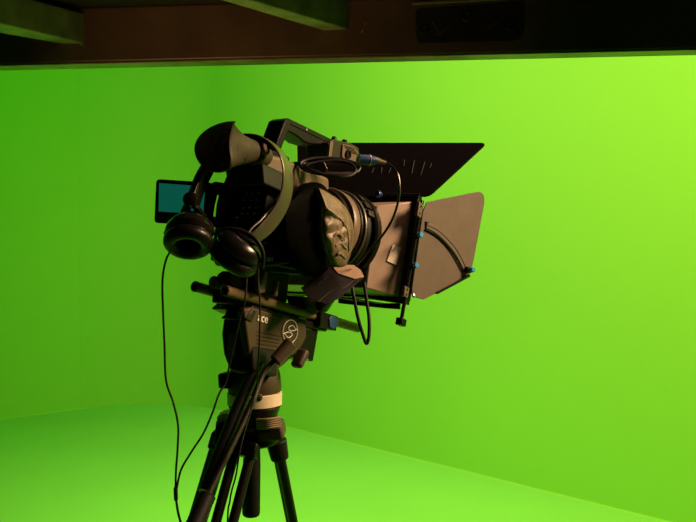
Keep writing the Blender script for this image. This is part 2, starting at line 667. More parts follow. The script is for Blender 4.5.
# lettering and circled mark
bm = text_bm('ace', 0.0175, 0.0003, pl(257.5, 320.5, -0.0372), pl(273, 324.8, -0.0372) - pl(257.5, 320.5, -0.0372), U, bold=0.0002)
finish('lettering', bm, 'white', hd)['label'] = 'small white lettering'
bm = new()
cm = pl(290.3, 331.5, -0.0374)
ex = (pl(297.6, 332, -0.0374) - cm)
ey = (pl(291.3, 320.0, -0.0374) - cm)
tube(bm, [cm + ex * math.cos(a) + ey * math.sin(a) for a in [math.radians(-75 + k * 12) for k in range(29)]], 0.0008, 6, 2)


def mark(pts):
    tube(bm, [cm + ex * a + ey * b for a, b in pts], 0.0007, 6, 4)


mark([(0.95, 0.25), (0.55, 0.12), (0.1, 0.05), (-0.3, 0.25), (0.0, 0.5), (0.35, 0.5), (0.6, 0.3), (0.8, 0.2)])
mark([(-0.95, -0.25), (-0.55, -0.12), (-0.1, -0.05), (0.3, -0.25), (0.0, -0.5), (-0.35, -0.5), (-0.6, -0.3), (-0.8, -0.2)])
finish('circle_mark', bm, 'white', hd)['label'] = 'white circled S mark'
# camera plate and its clamps above the head
bm = new()
prism(bm, [pl(x, y, -0.034) for x, y in ((247, 311), (253, 305), (328, 326), (327, 332), (257, 316))], L * 0.07)
finish('camera_plate', bm, 'plastic', hd, bevel=0.002)
bm = new()
prism(bm, [pl(x, y, -0.034) for x, y in ((246, 320), (253, 314), (268, 317), (262, 324), (252, 323))], L * 0.050)
finish('plate_clamp', bm, 'shell', hd, bevel=0.002)
bm = new()
prism(bm, [pl(x, y, -0.033) for x, y in ((300, 326), (319, 330), (313.5, 362), (299, 358))], L * 0.045)
finish('front_bracket', bm, 'plastic', hd, bevel=0.003)
bm = new()
lathe(bm, pl(307, 360, -0.034), -L, [(0, 0.002), (0.0015, 0.0018)], 12)
finish('screw', bm, 'silver', hd)
bm = new()
prism(bm, [pl(x, y, -0.038) for x, y in ((246, 319), (253, 309), (257, 312), (252, 322))], L * 0.01)
finish('lock_lever', bm, 'greymetal', hd, bevel=0.001)
# tilt knob
bm = new()
a = pl(297, 365, -0.052)
b = pl(303, 352, -0.052)
box(bm, (a + b) / 2, b - a, L, (b - a).cross(L), (b - a).length + 0.008, 0.02, 0.012)
finish('tilt_knob', bm, 'brown', hd, bevel=0.005, seg=4)
# bubble level box at the left
bm = new()
prism(bm, [P(x, y, 1.33) for x, y in ((217, 374), (229, 373), (230, 389), (218, 389))], V((0.01, 0.03, 0)))
finish('brake_knob', bm, 'plastic', hd, bevel=0.003)
# pan bar
pbY = lambda y: 1.30 - (y - 350) * 0.0009
bm = new()
tube(bm, [P(x, y, pbY(y)) for x, y in ((284, 352), (272, 363), (263, 374), (257.5, 388), (252, 403), (238, 433), (220, 470), (206, 499))], 0.0042, 14)
pb = finish('pan_bar', bm, 'greymetal', hd)
bm = new()
cyl(bm, P(291, 344, pbY(346)), P(275, 361, pbY(362)), 0.0115, 0.0095, seg=24)
finish('pan_bar_joint', bm, 'brown', parent_obj=pb, bevel=0.001)
bm = new()
tube(bm, [P(x, y, pbY(y) + 0.012) for x, y in ((258, 362), (249, 383), (236, 413), (205, 492))], 0.0098, 14)
finish('telescopic_bar', bm, 'tripod', parent_obj=pb)
bm = new()
g0, g1 = P(208.5, 493, pbY(493)), P(184, 548, pbY(548))
gd = (g1 - g0)
prof = [(0, 0.006), (0.002, 0.0095)]
for k in range(26):
    prof.append((0.004 + k * 0.003, 0.0118 - 0.0007 * (k % 2)))
prof.append((0.084, 0.009))
lathe(bm, g0, gd, prof, 24)
finish('bar_grip', bm, 'rubber', parent_obj=pb)

# ================================================================ ROD SUPPORT
rs = empty('rod_support', w(0.15, 0, -0.012), 'twin carbon rods with clamps under the camcorder, open tube ends facing left', 'rod rig', rig=True)


def pipe(bm, p, q, ro, ri, seg=24):
    d = (q - p)
    n = d.length
    lathe(bm, p, d, [(0.02, ri * 0.98), (0.0, ri), (0.0, ro), (n, ro), (n, ri), (n - 0.02, ri * 0.98)], seg)


e1 = w(0, -0.03, 0)
for l, (xa, ya), f1 in ((-0.03, (225, 290.5), 0.335), (0.03, (195, 286.5), 0.29)):
    bm = new()
    p = pl(xa, ya, l)
    q = pl(358, 328, -0.03) if l < 0 else p + F * 0.31
    pipe(bm, p, q, 0.0078, 0.0046)
    finish('rod', bm, 'carbon', rs)
    bm = new()
    lathe(bm, p - F * 0.0005, F, [(0, 0.0046), (-0.001, 0.0060), (0, 0.0080), (0.002, 0.0081)], 24, False, False)
    finish('rod_end_ring', bm, 'rib', rs)
# rear clamp between rods and body
bm = new()
prism(bm, rounded([pl(x, y, -0.018) for x, y in ((229, 275), (234, 271), (256, 277), (256, 292), (240, 290), (230, 286))], 0.004), L * 0.024)
finish('rear_clamp', bm, 'plastic', rs, bevel=0.003)
bm = new()
cyl(bm, pl(213, 282, 0.012), pl(219, 283, 0.012), 0.009)
finish('clamp_knob', bm, 'rib', rs, bevel=0.001)
# riser block
bm = new()
prism(bm, [pl(x, y, -0.03) for x, y in ((254, 268), (290, 272), (287, 303), (268, 300), (254, 296))], L * 0.05)
riser = finish('riser_block', bm, 'plastic', rs, bevel=0.002)
bm = new()
prism(bm, [pl(x, y, -0.046) for x, y in ((256, 264), (302, 268), (300, 275), (257, 271))], L * 0.05)
finish('top_plate', bm, 'rubber', rs, bevel=0.002)
bm = new()
prism(bm, rounded([pl(x, y, -0.052) for x, y in ((265.5, 270), (268, 273), (265.5, 292), (260, 293.5), (259.5, 288)
                                                )], 0.002), L * 0.007)
finish('locking_lever', bm, 'rib', rs, bevel=0.001)
bm = new()
cyl(bm, pl(276, 281, -0.046), pl(274, 296, -0.046), 0.0052)
finish('locking_screw', bm, 'rib', rs, bevel=0.0008)
bm = new()
rbox(bm, 0.03, 0.19, -0.021, 0.021, -0.016, 0.004)
finish('rod_carrier', bm, 'rubber', rs, bevel=0.002)
# front clamp with blue end
bm = new()
prism(bm, rounded([pl(x, y, -0.044) for x, y in ((321, 311), (338, 316.5), (336.5, 331), (320, 326.5))], 0.002), L * 0.028)
clampf = finish('front_clamp', bm, 'plastic', rs, bevel=0.0015)
bm = new()
prism(bm, rounded([pl(x, y, -0.046) for x, y in ((331.5, 315.5), (336, 316.5), (338.5, 320), (337.5, 327), (334, 329.5), (330, 327), (329.5, 319))], 0.001), L * 0.004)
finish('clamp_knob', bm, 'bluedark', rs, bevel=0.001)['label'] = 'blue clamp knob'
bm = new()
prism(bm, rounded([pl(x, y, -0.045) for x, y in ((302, 296), (326, 301), (323, 311), (316, 313), (306, 309))], 0.002), L * 0.032)
finish('clamp_post', bm, 'plastic', rs, bevel=0.0015)

# ================================================================ CAMCORDER
cm_ = empty('camcorder', w(0.1, 0, 0.03), 'black professional camcorder facing right with top handle and large eyecup, on the rods', 'video camera', rig=True)
# lower body block, its rear face carries the buttons
bm = new()
prism(bm, [pl(x, y, -0.048) for x, y in ((268, 181), (300, 184), (326, 200), (332, 268), (300, 272), (257, 262), (262, 228))], L * 0.092)
bodyo = finish('body', bm, 'body', cm_, bevel=0.004)
# upper rear block, its tan stands in for warm light on it
bm = new()
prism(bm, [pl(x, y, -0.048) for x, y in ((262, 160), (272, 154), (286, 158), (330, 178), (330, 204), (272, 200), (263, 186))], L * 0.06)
finish('upper_body', bm, 'lit_tan', cm_, bevel=0.006)
bm = new()
rp_ = [(221, 184), (269, 180), (262, 228), (258, 236), (214, 229), (216, 205)]
prism(bm, rounded([pf(x, y, 0.026) for x, y in rp_], 0.005), F * 0.02)
panel = finish('rear_panel', bm, 'plastic', cm_, bevel=0.0015)
for r_, (y0, xs) in enumerate(((191, (247, 253, 259)), (198, (245.5, 251.5, 257)), (205.5, (244, 250, 256.5)), (211.5, (242.5, 248.5, 255)))):
    for x in xs:
        c = pf(x, y0, 0.0255)
        bm = new()
        box(bm, c, F, L, U, 0.003, 0.0055, 0.0032)
        bt = finish('button', bm, 'gloss', parent_obj=panel, bevel=0.0006)
        bm = new()
        box(bm, c - U * 0.0036 - F * 0.0006, F, L, U, 0.0006, 0.0045, 0.0009)
        finish('button_print', bm, 'grey_print', parent_obj=panel)
bm = new()
prism(bm, [pf(x, y, 0.0255) for x, y in ((223, 188), (240, 187), (236, 216), (219, 216))], F * 0.002)
finish('battery_cover', bm, 'gloss', parent_obj=panel, bevel=0.001)
for x, y, s_ in ((218.5, 219.5, 0.002), (237, 217.5, 0.0012), (255, 221, 0.001)):
    bm = new()
    box(bm, pf(x, y, 0.0252), F, L, U, 0.002, s_ * (3 if x == 237 else 1), s_)
    finish('status_lamp', bm, 'white' if x < 230 else 'grey_print', parent_obj=panel)
# lower body electronics under the panel
bm = new()
prism(bm, rounded([pl(x, y, -0.05) for x, y in ((262, 230), (292, 228), (300, 262), (262, 268), (256, 250))], 0.006), L * 0.09)
finish('lower_body', bm, 'rubber', cm_, bevel=0.003)
bm = text_bm('EXT', 0.0085, 0.0002, pl(266.5, 261, -0.0508), pl(275, 262, -0.0508) - pl(266.5, 261, -0.0508), U)
finish('port_print', bm, 'grey_print', cm_)
for x, y in ((259, 241.5), (265, 242.5), (257, 249)):
    bm = new()
    lathe(bm, pl(x, y, -0.051), -L, [(0, 0.003), (0.002, 0.003), (0.003, 0.002)], 14)
    finish('port_cap', bm, 'rib', cm_)
# viewfinder: mount block, barrel, eyecup
bm = new()
prism(bm, rounded([pf(x, y, 0.0) for x, y in ((232, 166), (262, 162), (264, 184), (222, 186), (227, 174))], 0.004), F * 0.06)
vf = finish('viewfinder', bm, 'plastic', cm_, bevel=0.003)
ax = V((0.62, 0.78, -0.02)).normalized()
rc = P(215, 147, 1.165)
rim_px = [(234.5, 121.5), (226, 122), (217, 124.5), (208, 129), (200, 136), (195.3, 145), (195.5, 154), (199, 162), (205, 168), (213, 171.5), (222, 171.5), (229, 168), (231.5, 160), (230, 150), (230, 139), (232, 129)]
rim = [on_plane(x, y, rc, -ax) for x, y in rim_px]
nb = len(rim)
ctr = sum(rim, V()) / nb
neck_c = P(252, 151.5, 1.235)


def ring_mix(base, c1, r1, t, push=0.0, c0=ctr):
    a, b = basis(ax)
    # angles follow the rim so the loft does not twist
    out = []
    for p in base:
        d = (p - c0)
        d = (d - ax * d.dot(ax)).normalized()
        q = c1 + d * r1
        out.append(p * (1 - t) + q * t)
    return out


rim2 = smooth_path(rim + [rim[0]], 3)[:-1]
R0 = rim2
rings = []
rings.append(ring_mix(R0, ctr + ax * 0.045, 0.010, 1.0))
rings.append(ring_mix(R0, ctr + ax * 0.044, 0.017, 1.0))
rings.append(ring_mix(R0, ctr + ax * 0.030, 0.019, 0.85))
rings.append(ring_mix(R0, ctr + ax * 0.029, 0.0215, 0.8))
rings.append(ring_mix(R0, ctr + ax * 0.018, 0.022, 0.6))
rings.append(ring_mix(R0, ctr + ax * 0.016, 0.024, 0.5))
rings.append(ring_mix(R0, ctr + ax * 0.004, 0.026, 0.12))
rings.append([p - ax * 0.001 for p in R0])
rings.append([p + ax * 0.0015 + (p - ctr).normalized() * 0.001 for p in R0])
for t, r in ((0.2, 0.0285), (0.4, 0.0250), (0.62, 0.0208), (0.9, 0.0168), (1.0, 0.0160)):
    rings.append(ring_mix(R0, ctr * (1 - t) + neck_c * t, r, min(1, t * 1.4)))
bm = new()
loft(bm, rings, True, False)
eyecup = finish('eyecup', bm, 'eyecup', parent_obj=vf, smooth=60)
for t_, r_ in ((0.016, 0.023), (0.028, 0.0190)):
    bm = new()
    lathe(bm, ctr + ax * t_, -ax, [(0, r_), (0.0022, r_ - 0.001), (0.0022, r_ - 0.003), (0, r_ - 0.004)], 36, False, False)
    finish('inner_ring', bm, 'eyecup', parent_obj=vf)
bm = new()
lathe(bm, ctr + ax * 0.040, ax, [(0, 0.012), (-0.002, 0.008), (-0.003, 0.001)], 24)
finish('eyepiece_lens', bm, 'glass', parent_obj=vf)
bm = new()
bend = P(263, 156, 1.30)
lathe(bm, neck_c - ax * 0.002, (bend - neck_c), [(0, 0.0168), (0.004, 0.0165), (0.005, 0.0185), (0.012, 0.0185), (0.013, 0.0155), (0.07, 0.015)], 32)
finish('barrel', bm, 'eyecup', parent_obj=vf)
bm = new()
lathe(bm, P(262, 150, 1.235), V((1, -0.2, 0.3)), [(0, 0.008), (0.006, 0.0085), (0.009, 0.006)], 20)
finish('dioptre_knob', bm, 'rib', parent_obj=vf)
bm = new()
prism(bm, rounded([pl(x, y, 0.0) for x, y in ((238, 160), (256, 160), (262, 184), (244, 186))], 0.004), L * 0.03)
finish('mount_arm', bm, 'plastic', parent_obj=vf, bevel=0.002)
# top handle
bm = new()
hpts = [(271, 158), (285, 120), (289, 118), (326, 136), (352, 149), (353, 164), (340, 159), (329, 152), (320, 145), (312, 144.5), (304, 142), (297, 136), (288.5, 131.5), (277, 160)]
prism(bm, [pl(x, y, -0.014) for x, y in hpts], L * 0.033)
hnd = finish('top_handle', bm, 'plastic', cm_, bevel=0.0022)
bm = new()
tube(bm, [pl(x, y, -0.0142) for x, y in ((291, 124), (318, 137), (343, 149.5))], 0.0012, 8, 4)
finish('handle_seam', bm, 'shell', parent_obj=hnd)
for x, y in ((306.5, 129.5),):
    bm = new()
    lathe(bm, pl(x, y, -0.0145), -L, [(0, 0.0018), (0.001, 0.0015)], 12)
    finish('screw', bm, 'silver', parent_obj=hnd)
bm = new()
prism(bm, rounded([pl(x, y, -0.016) for x, y in ((270, 150), (281, 151), (290, 158), (288, 172), (266, 172))], 0.003), L * 0.03)
finish('handle_foot', bm, 'plastic', cm_, bevel=0.003)
# audio unit at the front of the handle
au_l = -0.03
bm = new()
prism(bm, rounded([pl(x, y, au_l) for x, y in ((328, 143), (334, 139), (352, 143.5), (359, 148), (361, 163), (352, 166), (330, 158))], 0.003), L * 0.045)
au = finish('audio_unit', bm, 'greymetal', cm_, bevel=0.002)
bm = new()
prism(bm, rounded([pl(x, y, au_l - 0.003) for x, y in ((343, 144), (354, 146.5), (358.5, 152), (359, 161), (349, 163), (342, 157))], 0.003), L * 0.004)
finish('socket_plate', bm, 'rib', parent_obj=au, bevel=0.001)
bm = new()
for k in range(5):
    a, b = pl(344 + k, 145.5 + k * 1.6, au_l - 0.0034), pl(354 + k, 148 + k * 1.6, au_l - 0.0034)
    cyl(bm, a, b, 0.0006, seg=6)
finish('speaker_grille', bm, 'plastic', parent_obj=au)
bm = new()
lathe(bm, pl(347.5, 154.5, au_l - 0.003), -L, [(0, 0.0075), (0.003, 0.0072), (0.003, 0.0055), (0.0012, 0.005), (0.0012, 0.0005)], 24)
finish('socket', bm, 'plastic', parent_obj=au)
for x, y, r in ((333.5, 139, 0.0045), (344, 142, 0.005)):
    bm = new()
    lathe(bm, pl(x, y + 3, -0.015), U, [(0, r), (0.007, r), (0.009, r * 0.7)], 18)
    finish('dial', bm, 'plastic', parent_obj=au)
bm = new()
prism(bm, [pl(x, y, au_l - 0.002) for x, y in ((330.5, 141), (333.5, 142), (331.5, 158), (328.5, 158))], L * 0.004)
finish('bracket_strip', bm, 'rib', parent_obj=au, bevel=0.0006)
# oval bundle of short audio cable looped at the handle front
cx, cy = 330, 166.5
for k, (rx, ry, dy, dY) in enumerate(((30, 8.5, 0, 0), (28, 6.2, 0.6, 0.008), (25, 7.5, 1.5, -0.006))):
    bm = new()
    pts = [P(cx + rx * math.cos(a) + 0.5 * k, cy + dy + ry * math.sin(a) + 1.8 * math.cos(a) + (1.5 * math.sin(2 * a) if k == 2 else 0), 1.375 + dY + 0.02 * math.cos(a) - 0.01 * math.sin(a)) for a in [math.radians(q) for q in range(0, 361, 24)]]
    tube(bm, pts, 0.0026 if k < 2 else 0.002, 8, 4)
    finish('looped_wire', bm, 'plastic', cm_)
bm = new()
tube(bm, [P(286, 166, 1.36), P(294, 164, 1.36), P(302, 163, 1.365)], 0.003, 8, 5)
for k in range(4):
    lathe(bm, P(287 + k * 4, 165.5 - k * 0.5, 1.36), V((1, 0.1, 0.1)), [(0, 0.0045), (0.003, 0.0045)], 10)
finish('wire_relief', bm, 'plastic', cm_)
bm = new()
prism(bm, rounded([P(x, y, 1.365) for x, y in ((316, 162), (324, 161), (328, 170), (322, 174), (312, 171))], 0.003), V((0, 0.012, 0)))
finish('wire_clip', bm, 'greymetal', cm_, bevel=0.001)
# lens barrel and rings
lax = F
lc = w(0.17, -0.012, 0.118)


def lcen(f):
    return w(f, -0.035, 0.137)


bm = new()
lathe(bm, lcen(0.13), F, [(0, 0.045), (0.01, 0.052), (0.04, 0.052), (0.042, 0.056), (0.055, 0.057), (0.057, 0.053), (0.12, 0.053)], 56)
lens = finish('lens', bm, 'plastic', cm_)
for f, wd, r, mt in ((0.176, 0.012, 0.060, 'plastic'), (0.190, 0.018, 0.0655, 'lit_tan'), (0.210, 0.006, 0.0665, 'plastic'), (0.2175, 0.006, 0.0695, 'ringm'), (0.2245, 0.010, 0.0695, 'rubber')):
    bm = new()
    prof = [(0, 0.05), (0, r - 0.001), (0.0015, r), (wd - 0.0015, r), (wd, r - 0.001), (wd, 0.05)]
    lathe(bm, lcen(f), F, prof, 56)
    rg = finish('lens_ring', bm, mt, parent_obj=lens)
bm = new()
for k in range(3):
    an = math.radians(52 - k * 13)
    d = (-L) * math.cos(an) + U * math.sin(an)
    box(bm, lcen(0.2315) + d * 0.070, F, d, F.cross(d), 0.016, 0.008, 0.012)
finish('focus_teeth', bm, 'greymetal', parent_obj=lens, bevel=0.001)
# hand grip
bm = new()
gp = [(292, 192), (300, 185), (312, 182), (322, 184), (328, 192), (327, 212), (323, 235), (330, 262), (322, 275), (306, 276), (292, 266), (283, 244), (280, 216), (284, 200)]
c0 = sum((V((x, y, 0)) for x, y in gp), V()) / len(gp)
rings = []
for (l, s) in ((-0.045, 0.93), (-0.055, 1.0), (-0.085, 1.0), (-0.098, 0.93), (-0.106, 0.8), (-0.110, 0.55)):
    ring = smooth_path([pl(c0.x + (x - c0.x) * s, c0.y + (y - c0.y) * s, l) for x, y in gp] + [pl(c0.x + (gp[0][0] - c0.x) * s, c0.y + (gp[0][1] - c0.y) * s, l)], 2)[:-1]
    rings.append(ring)
loft(bm, rings)
grip = finish('hand_grip', bm, 'grip', cm_, smooth=50)
# leather hand strap: padded, crumpled
bm = new()
sp = [(319, 188), (329, 193), (340, 201), (348, 211), (353, 224), (353.5, 240), (350, 256), (345, 266), (334, 266), (327, 253), (322, 238), (320.5, 222), (320.5, 205)]
sc = V((336, 230, 0))
N = 9
spl = []
m_ = smooth_path([V((x, y, 0)) for x, y in sp] + [V((*sp[0], 0))], 4)[:-1]
def outline_s(x, y):
    """0 at the middle of the pad, 1 on its outline"""
    dx, dy = x - sc.x, y - sc.y
    best = 0
    for q in range(len(m_)):
        p1, p2 = m_[q], m_[(q + 1) % len(m_)]
        ex_, ey_ = p2.x - p1.x, p2.y - p1.y
        det = dx * ey_ - dy * ex_
        if abs(det) < 1e-9:
            continue
        t = ((p1.x - sc.x) * ey_ - (p1.y - sc.y) * ex_) / det
        v = ((p1.x - sc.x) * dy - (p1.y - sc.y) * dx) / det
        if t > 0 and -1e-6 <= v <= 1 + 1e-6:
            best = max(best, 1 / t)
    return min(1, best)


def pad(x, y, off=0.0, s=None):
    s = outline_s(x, y) if s is None else s
    bulge = 0.020 * math.sqrt(max(0, 1 - s ** 2))
    nz = noise.noise(V((x * 0.10, y * 0.16, 1.7))) * 0.0035
    gx = 340.5 + 2.5 * math.sin((y - 205) * 0.04)
    crease = -0.0035 * math.exp(-((x - gx) / 2.0) ** 2) * min(1, max(0, (y - 216) / 14))
    fold = 0.0016 * math.sin(y * 0.55 + x * 0.2) * (1 if x > 341 else 0.25)
    fold += 0.003 * math.exp(-((y - (204 + (x - 320) * 0.62)) / 2.2) ** 2)
    return pl(x, y, -0.112 - bulge - off - (nz + crease + fold) * (1 - s ** 4))


N = 16
rings = []
for k in range(N):
    s = 1 - k / (N - 0.2)
    rings.append([pad(sc.x + (v.x - sc.x) * s, sc.y + (v.y - sc.y) * s, 0, s) for v in m_])
rings.insert(0, [p + L * 0.018 for p in rings[0]])
loft(bm, rings)
st = finish('hand_strap', bm, 'strap', cm_, smooth=60)
st['label'] = 'crumpled brown leather strap'
bm = new()
tube(bm, [pad(x, y, 0.001) for x, y in ((322.5, 208), (321.8, 216), (321.6, 226), (323, 238), (326.5, 250), (331, 262))], 0.0010, 8, 4)
tube(bm, [pad(x, y, 0.001) for x, y in ((322.5, 208), (328, 209), (335, 214), (342, 220), (347, 228), (349, 240), (349, 252))], 0.0011, 8, 4)
finish('piping', bm, 'ribtan_lit', parent_obj=st)
for (a, b, c) in (((334, 236), (339, 233), (345, 240)), ((336, 246), (341, 243), (347, 249)), ((336, 256), (340, 253), (346, 258))):
    bm = new()
    strap(bm, [pad(*a, 0.0005), pad(*b, 0.0025), pad(*c, 0.0005)], U, 0.004, 0.0016, 5)
    finish('strap_lace', bm, 'strap', parent_obj=st)
# LCD monitor folded out on the far side
lcdY = 1.345
bm = new()
lq = [(156, 179), (212, 182.5), (210, 226), (154, 223)]
nrm = V((0.06, 1, 0.03)).normalized()
q0 = P(156, 179, lcdY)
prism(bm, rounded([on_plane(x, y, q0, nrm) for x, y in lq], 0.006), nrm * 0.012)
lcd = finish('lcd_monitor', bm, 'gloss', cm_, bevel=0.0015)
bm = new()
prism(bm, [on_plane(x, y, q0 - nrm * 0.0005, nrm) for x, y in ((159, 183), (205, 186.5), (203.5, 214), (158.5, 211.5))], nrm * 0.001)
so = finish('screen', bm, 'lcd', parent_obj=lcd)
so['label'] = 'lit dark teal display'
for x in (163, 168, 173, 178, 183):
    bm = new()
    c = on_plane(x, 217.5 + (x - 163) * 0.05, q0 - nrm * 0.0006, nrm)
    box(bm, c, V((1, 0, 0)), nrm, V((0, 0, 1)), 0.0042, 0.002, 0.0024)
    finish('button', bm, 'rib', parent_obj=lcd, bevel=0.0005)
bm = new()
ap = [(203, 224), (204, 205), (206.5, 190), (210, 184), (216, 181.5), (224, 183), (224, 190), (217, 191), (214, 194), (211, 206), (209.5, 216), (213, 217), (216, 208), (218, 192), (224, 192), (218, 228)]
ap = [(203, 226), (203.5, 205), (205.5, 190), (209, 184), (215, 181.5), (225, 183), (224, 195), (216, 195), (212.6, 194.5), (210, 206), (208.5, 216), (213, 217), (222, 217), (221, 228)]
prism(bm, [P(x, y, 1.30) for x, y in ap], V((0.004, 0.022, 0)))
finish('lcd_arm', bm, 'plastic', cm_, bevel=0.0012)

# ================================================================ MATTE BOX
mb = empty('matte_box', w(0.33, 0, 0.04), 'dark matte box with raised flags and blue knobs at the camcorder front', 'matte box', rig=True)
FR = 0.325
# flared hood: back opening to front frame
bt_n, bb_n = pf(418, 201, FR), pf(404.5, 298, FR)
l_n = (bt_n - O).dot(L)
u_t, u_b = (bt_n - O).dot(U), (bb_n - O).dot(U)
l_nb = (bb_n - O).dot(L)
l_far = 0.135
back = [pf(377, 206, 0.262), pf(366, 288, 0.262)]
bl_t = (back[0] - O).dot(L)
bl_b = (back[1] - O).dot(L)
bu_t = (back[0] - O).dot(U)
bu_b = (back[1] - O).dot(U)
hood_b = [w(0.262, bl_t, bu_t), w(0.262, 0.10, bu_t), w(0.262, 0.10, bu_b), w(0.262, bl_b, bu_b)]
hood_f = [w(FR, l_n + 0.004, u_t), w(FR, l_far, u_t), w(FR, l_far, u_b), w(FR, l_nb + 0.004, u_b)]
hc_b = sum(hood_b, V()) / 4
hc_f = sum(hood_f, V()) / 4
bm = new()
inb = [hc_b + (p - hc_b) * 0.93 + F * 0.004 for p in hood_b]
inf = [hc_f + (p - hc_f) * 0.96 for p in hood_f]
loft(bm, [inf, hood_f, hood_b, [hc_b + (p - hc_b) * 0.55 for p in hood_b], [hc_b + (p - hc_b) * 0.55 + F * 0.004 for p in hood_b], inb, inf], False, False)
bmesh.ops.remove_doubles(bm, verts=bm.verts, dist=1e-5)
hood = finish('hood', bm, 'hood', mb, bevel=0.002)
bm = new()
e = 0.0006
sn = (hood_f[0] - hood_b[0]).cross(hood_b[3] - hood_b[0]).normalized()
if sn.dot(L) > 0:
    sn = -sn
ps = hood_b[0] + sn * e
prism(bm, [on_plane(x, y, ps, sn) for x, y in ((393, 244.5), (401.5, 247.5), (396, 265), (387, 261))], sn * 0.0004)
finish('sticker', bm, 'paper', parent_obj=hood)['label'] = 'pale paper sticker'
# black donut ring between lens and hood
bm = new()
lathe(bm, lcen(0.243), F, [(0, 0.05), (0, 0.071), (0.003, 0.0745), (0.014, 0.0745), (0.017, 0.070), (0.017, 0.05)], 56)
finish('lens_donut', bm, 'plastic', mb)


def frame_ring(f0, f1, grow, th):
    out = [w(f0, l_n - grow, u_t + grow), w(f0, l_far + grow, u_t + grow), w(f0, l_far + grow, u_b - grow), w(f0, l_nb - grow, u_b - grow)]
    c = sum(out, V()) / 4
    inn = [w(f0, l_n - grow + th, u_t + grow - th), w(f0, l_far + grow - th, u_t + grow - th), w(f0, l_far + grow - th, u_b - grow + th), w(f0, l_nb - grow + th, u_b - grow + th)]
    d = F * (f1 - f0)
    bm = new()
    loft(bm, [out, [p + d for p in out], [p + d for p in inn], inn, out], False, False)
    bmesh.ops.remove_doubles(bm, verts=bm.verts, dist=1e-5)
    return bm


finish('frame', frame_ring(FR - 0.006, FR + 0.006, 0.003, 0.012), 'plastic', mb, bevel=0.001)
finish('filter_stage', frame_ring(FR + 0.008, FR + 0.014, 0.004, 0.010), 'shell', mb, bevel=0.001)
# bottom rail and pale tray edge
bm = new()
prism(bm, [pf(x, y, FR - 0.004) for x, y in ((406, 297), (406, 304), (338, 294), (338, 287))], F * 0.012)
finish('bottom_rail', bm, 'plastic', mb, bevel=0.001)
bm = new()
ra, rb = pf(383, 303.5, FR - 0.008), pf(330, 297, FR - 0.008)
cyl(bm, ra, rb, 0.0013, seg=8)
finish('tray_edge', bm, 'silver', mb)
bm = new()
prism(bm, [pf(x, y, FR - 0.006) for x, y in ((338, 296), (338, 303), (384, 308), (399, 309), (399, 303), (384, 303))], F * 0.006)
finish('lower_tray', bm, 'plastic', mb, bevel=0.001)
# upright bar in front of the frame, with foot
bm = new()
va, vb = pl(421.5, 203, l_nb - 0.012), pl(401, 322, l_nb - 0.012)
cyl(bm, va, vb, 0.0032, seg=14)
finish('upright_bar', bm, 'shell', mb)
bm = new()
dv = (vb - va).normalized()
box(bm, vb, dv, L, dv.cross(L), 0.012, 0.012, 0.016)
finish('bar_foot', bm, 'plastic', mb, bevel=0.0015)
for y0, y1, x in ((203, 217, 420), (287, 297, 406)):
    bm = new()
    a, b = pl(x, y0, l_nb - 0.014), pl(x - (y1 - y0) * 0.17, y1, l_nb - 0.014)
    box(bm, (a + b) / 2, b - a, L, (b - a).cross(L), (b - a).length, 0.006, 0.014)
    hb_ = finish('hinge_bracket', bm, 'flag', mb, bevel=0.001)
    for t in (0.25, 0.75):
        bm = new()
        lathe(bm, a * (1 - t) + b * t - L * 0.003, -L, [(0, 0.0018), (0.001, 0.0015)], 10)
        finish('screw', bm, 'plastic', parent_obj=hb_)
# top bar over the hood
bm = new()
cyl(bm, pf(420, 194.5, FR + 0.002), pf(386, 194, FR + 0.002), 0.0016, seg=8)
finish('flag_hinge_rod', bm, 'greymetal', mb)
bm = new()
prism(bm, [pf(x, y, FR - 0.002) for x, y in ((419, 195.5), (418, 202), (300, 206), (300, 196))], F * 0.012)
finish('top_rail', bm, 'plastic', mb, bevel=0.001)
# top flag
A = pf(429, 196, FR + 0.006)
B = pf(487, 142.5, FR + 0.085)
Cc = pf(297, 142.5, FR + 0.085)
tn = (B - A).cross(Cc - A).normalized()
fp = [A, B, Cc, on_plane(298, 196, A, tn)]
bm = new()
prism(bm, rounded(fp, 0.012, 5), tn * 0.003 * (1 if tn.dot(F) > 0 else -1))
tf = finish('top_flag', bm, 'flag_inner', mb, bevel=0.0008)
tf['label'] = 'wide black flag raised above the hood'
s_ = -1 if tn.dot(F) > 0 else 1
bm = new()
for a, b in (((404.5, 160), (404, 166)), ((414.5, 160.5), (412, 173.5)), ((425, 162), (421, 175)), ((382, 167), (381.5, 173)), ((391, 168), (389, 173)), ((374, 168), (372, 173)), ((432, 163), (430, 168))):
    cyl(bm, on_plane(*a, A, tn) + tn * s_ * 0.0004, on_plane(*b, A, tn) + tn * s_ * 0.0004, 0.0004, seg=5)
finish('scratch_mark', bm, 'dim_print', parent_obj=tf)
# side flag
A = pl(412, 297, l_nb - 0.018)
B = pl(425, 203, l_nb - 0.018)
Cs = pl(484, 191, l_nb - 0.045)
fn = (B - A).cross(Cs - A).normalized()
sfp = [(427, 202), (474, 192.4), (480, 191.6), (484, 194.5), (484.6, 201), (483.8, 207), (473.5, 262), (470, 275), (438, 292.5), (424, 299.5), (413, 297), (412, 290), (423, 212)]
bm = new()
sgn = 1 if fn.dot(L) > 0 else -1
sp_ = [on_plane(x, y, A, fn) for x, y in sfp]
prism(bm, rounded(sp_, 0.004, 4), fn * 0.0025 * sgn)
sf = finish('side_flag', bm, 'flag', mb, bevel=0.0006)
sf['label'] = 'brown-grey flag opened out on the near side'


def sfl(x, y, off):
    return on_plane(x, y, A - fn * off * sgn, fn)


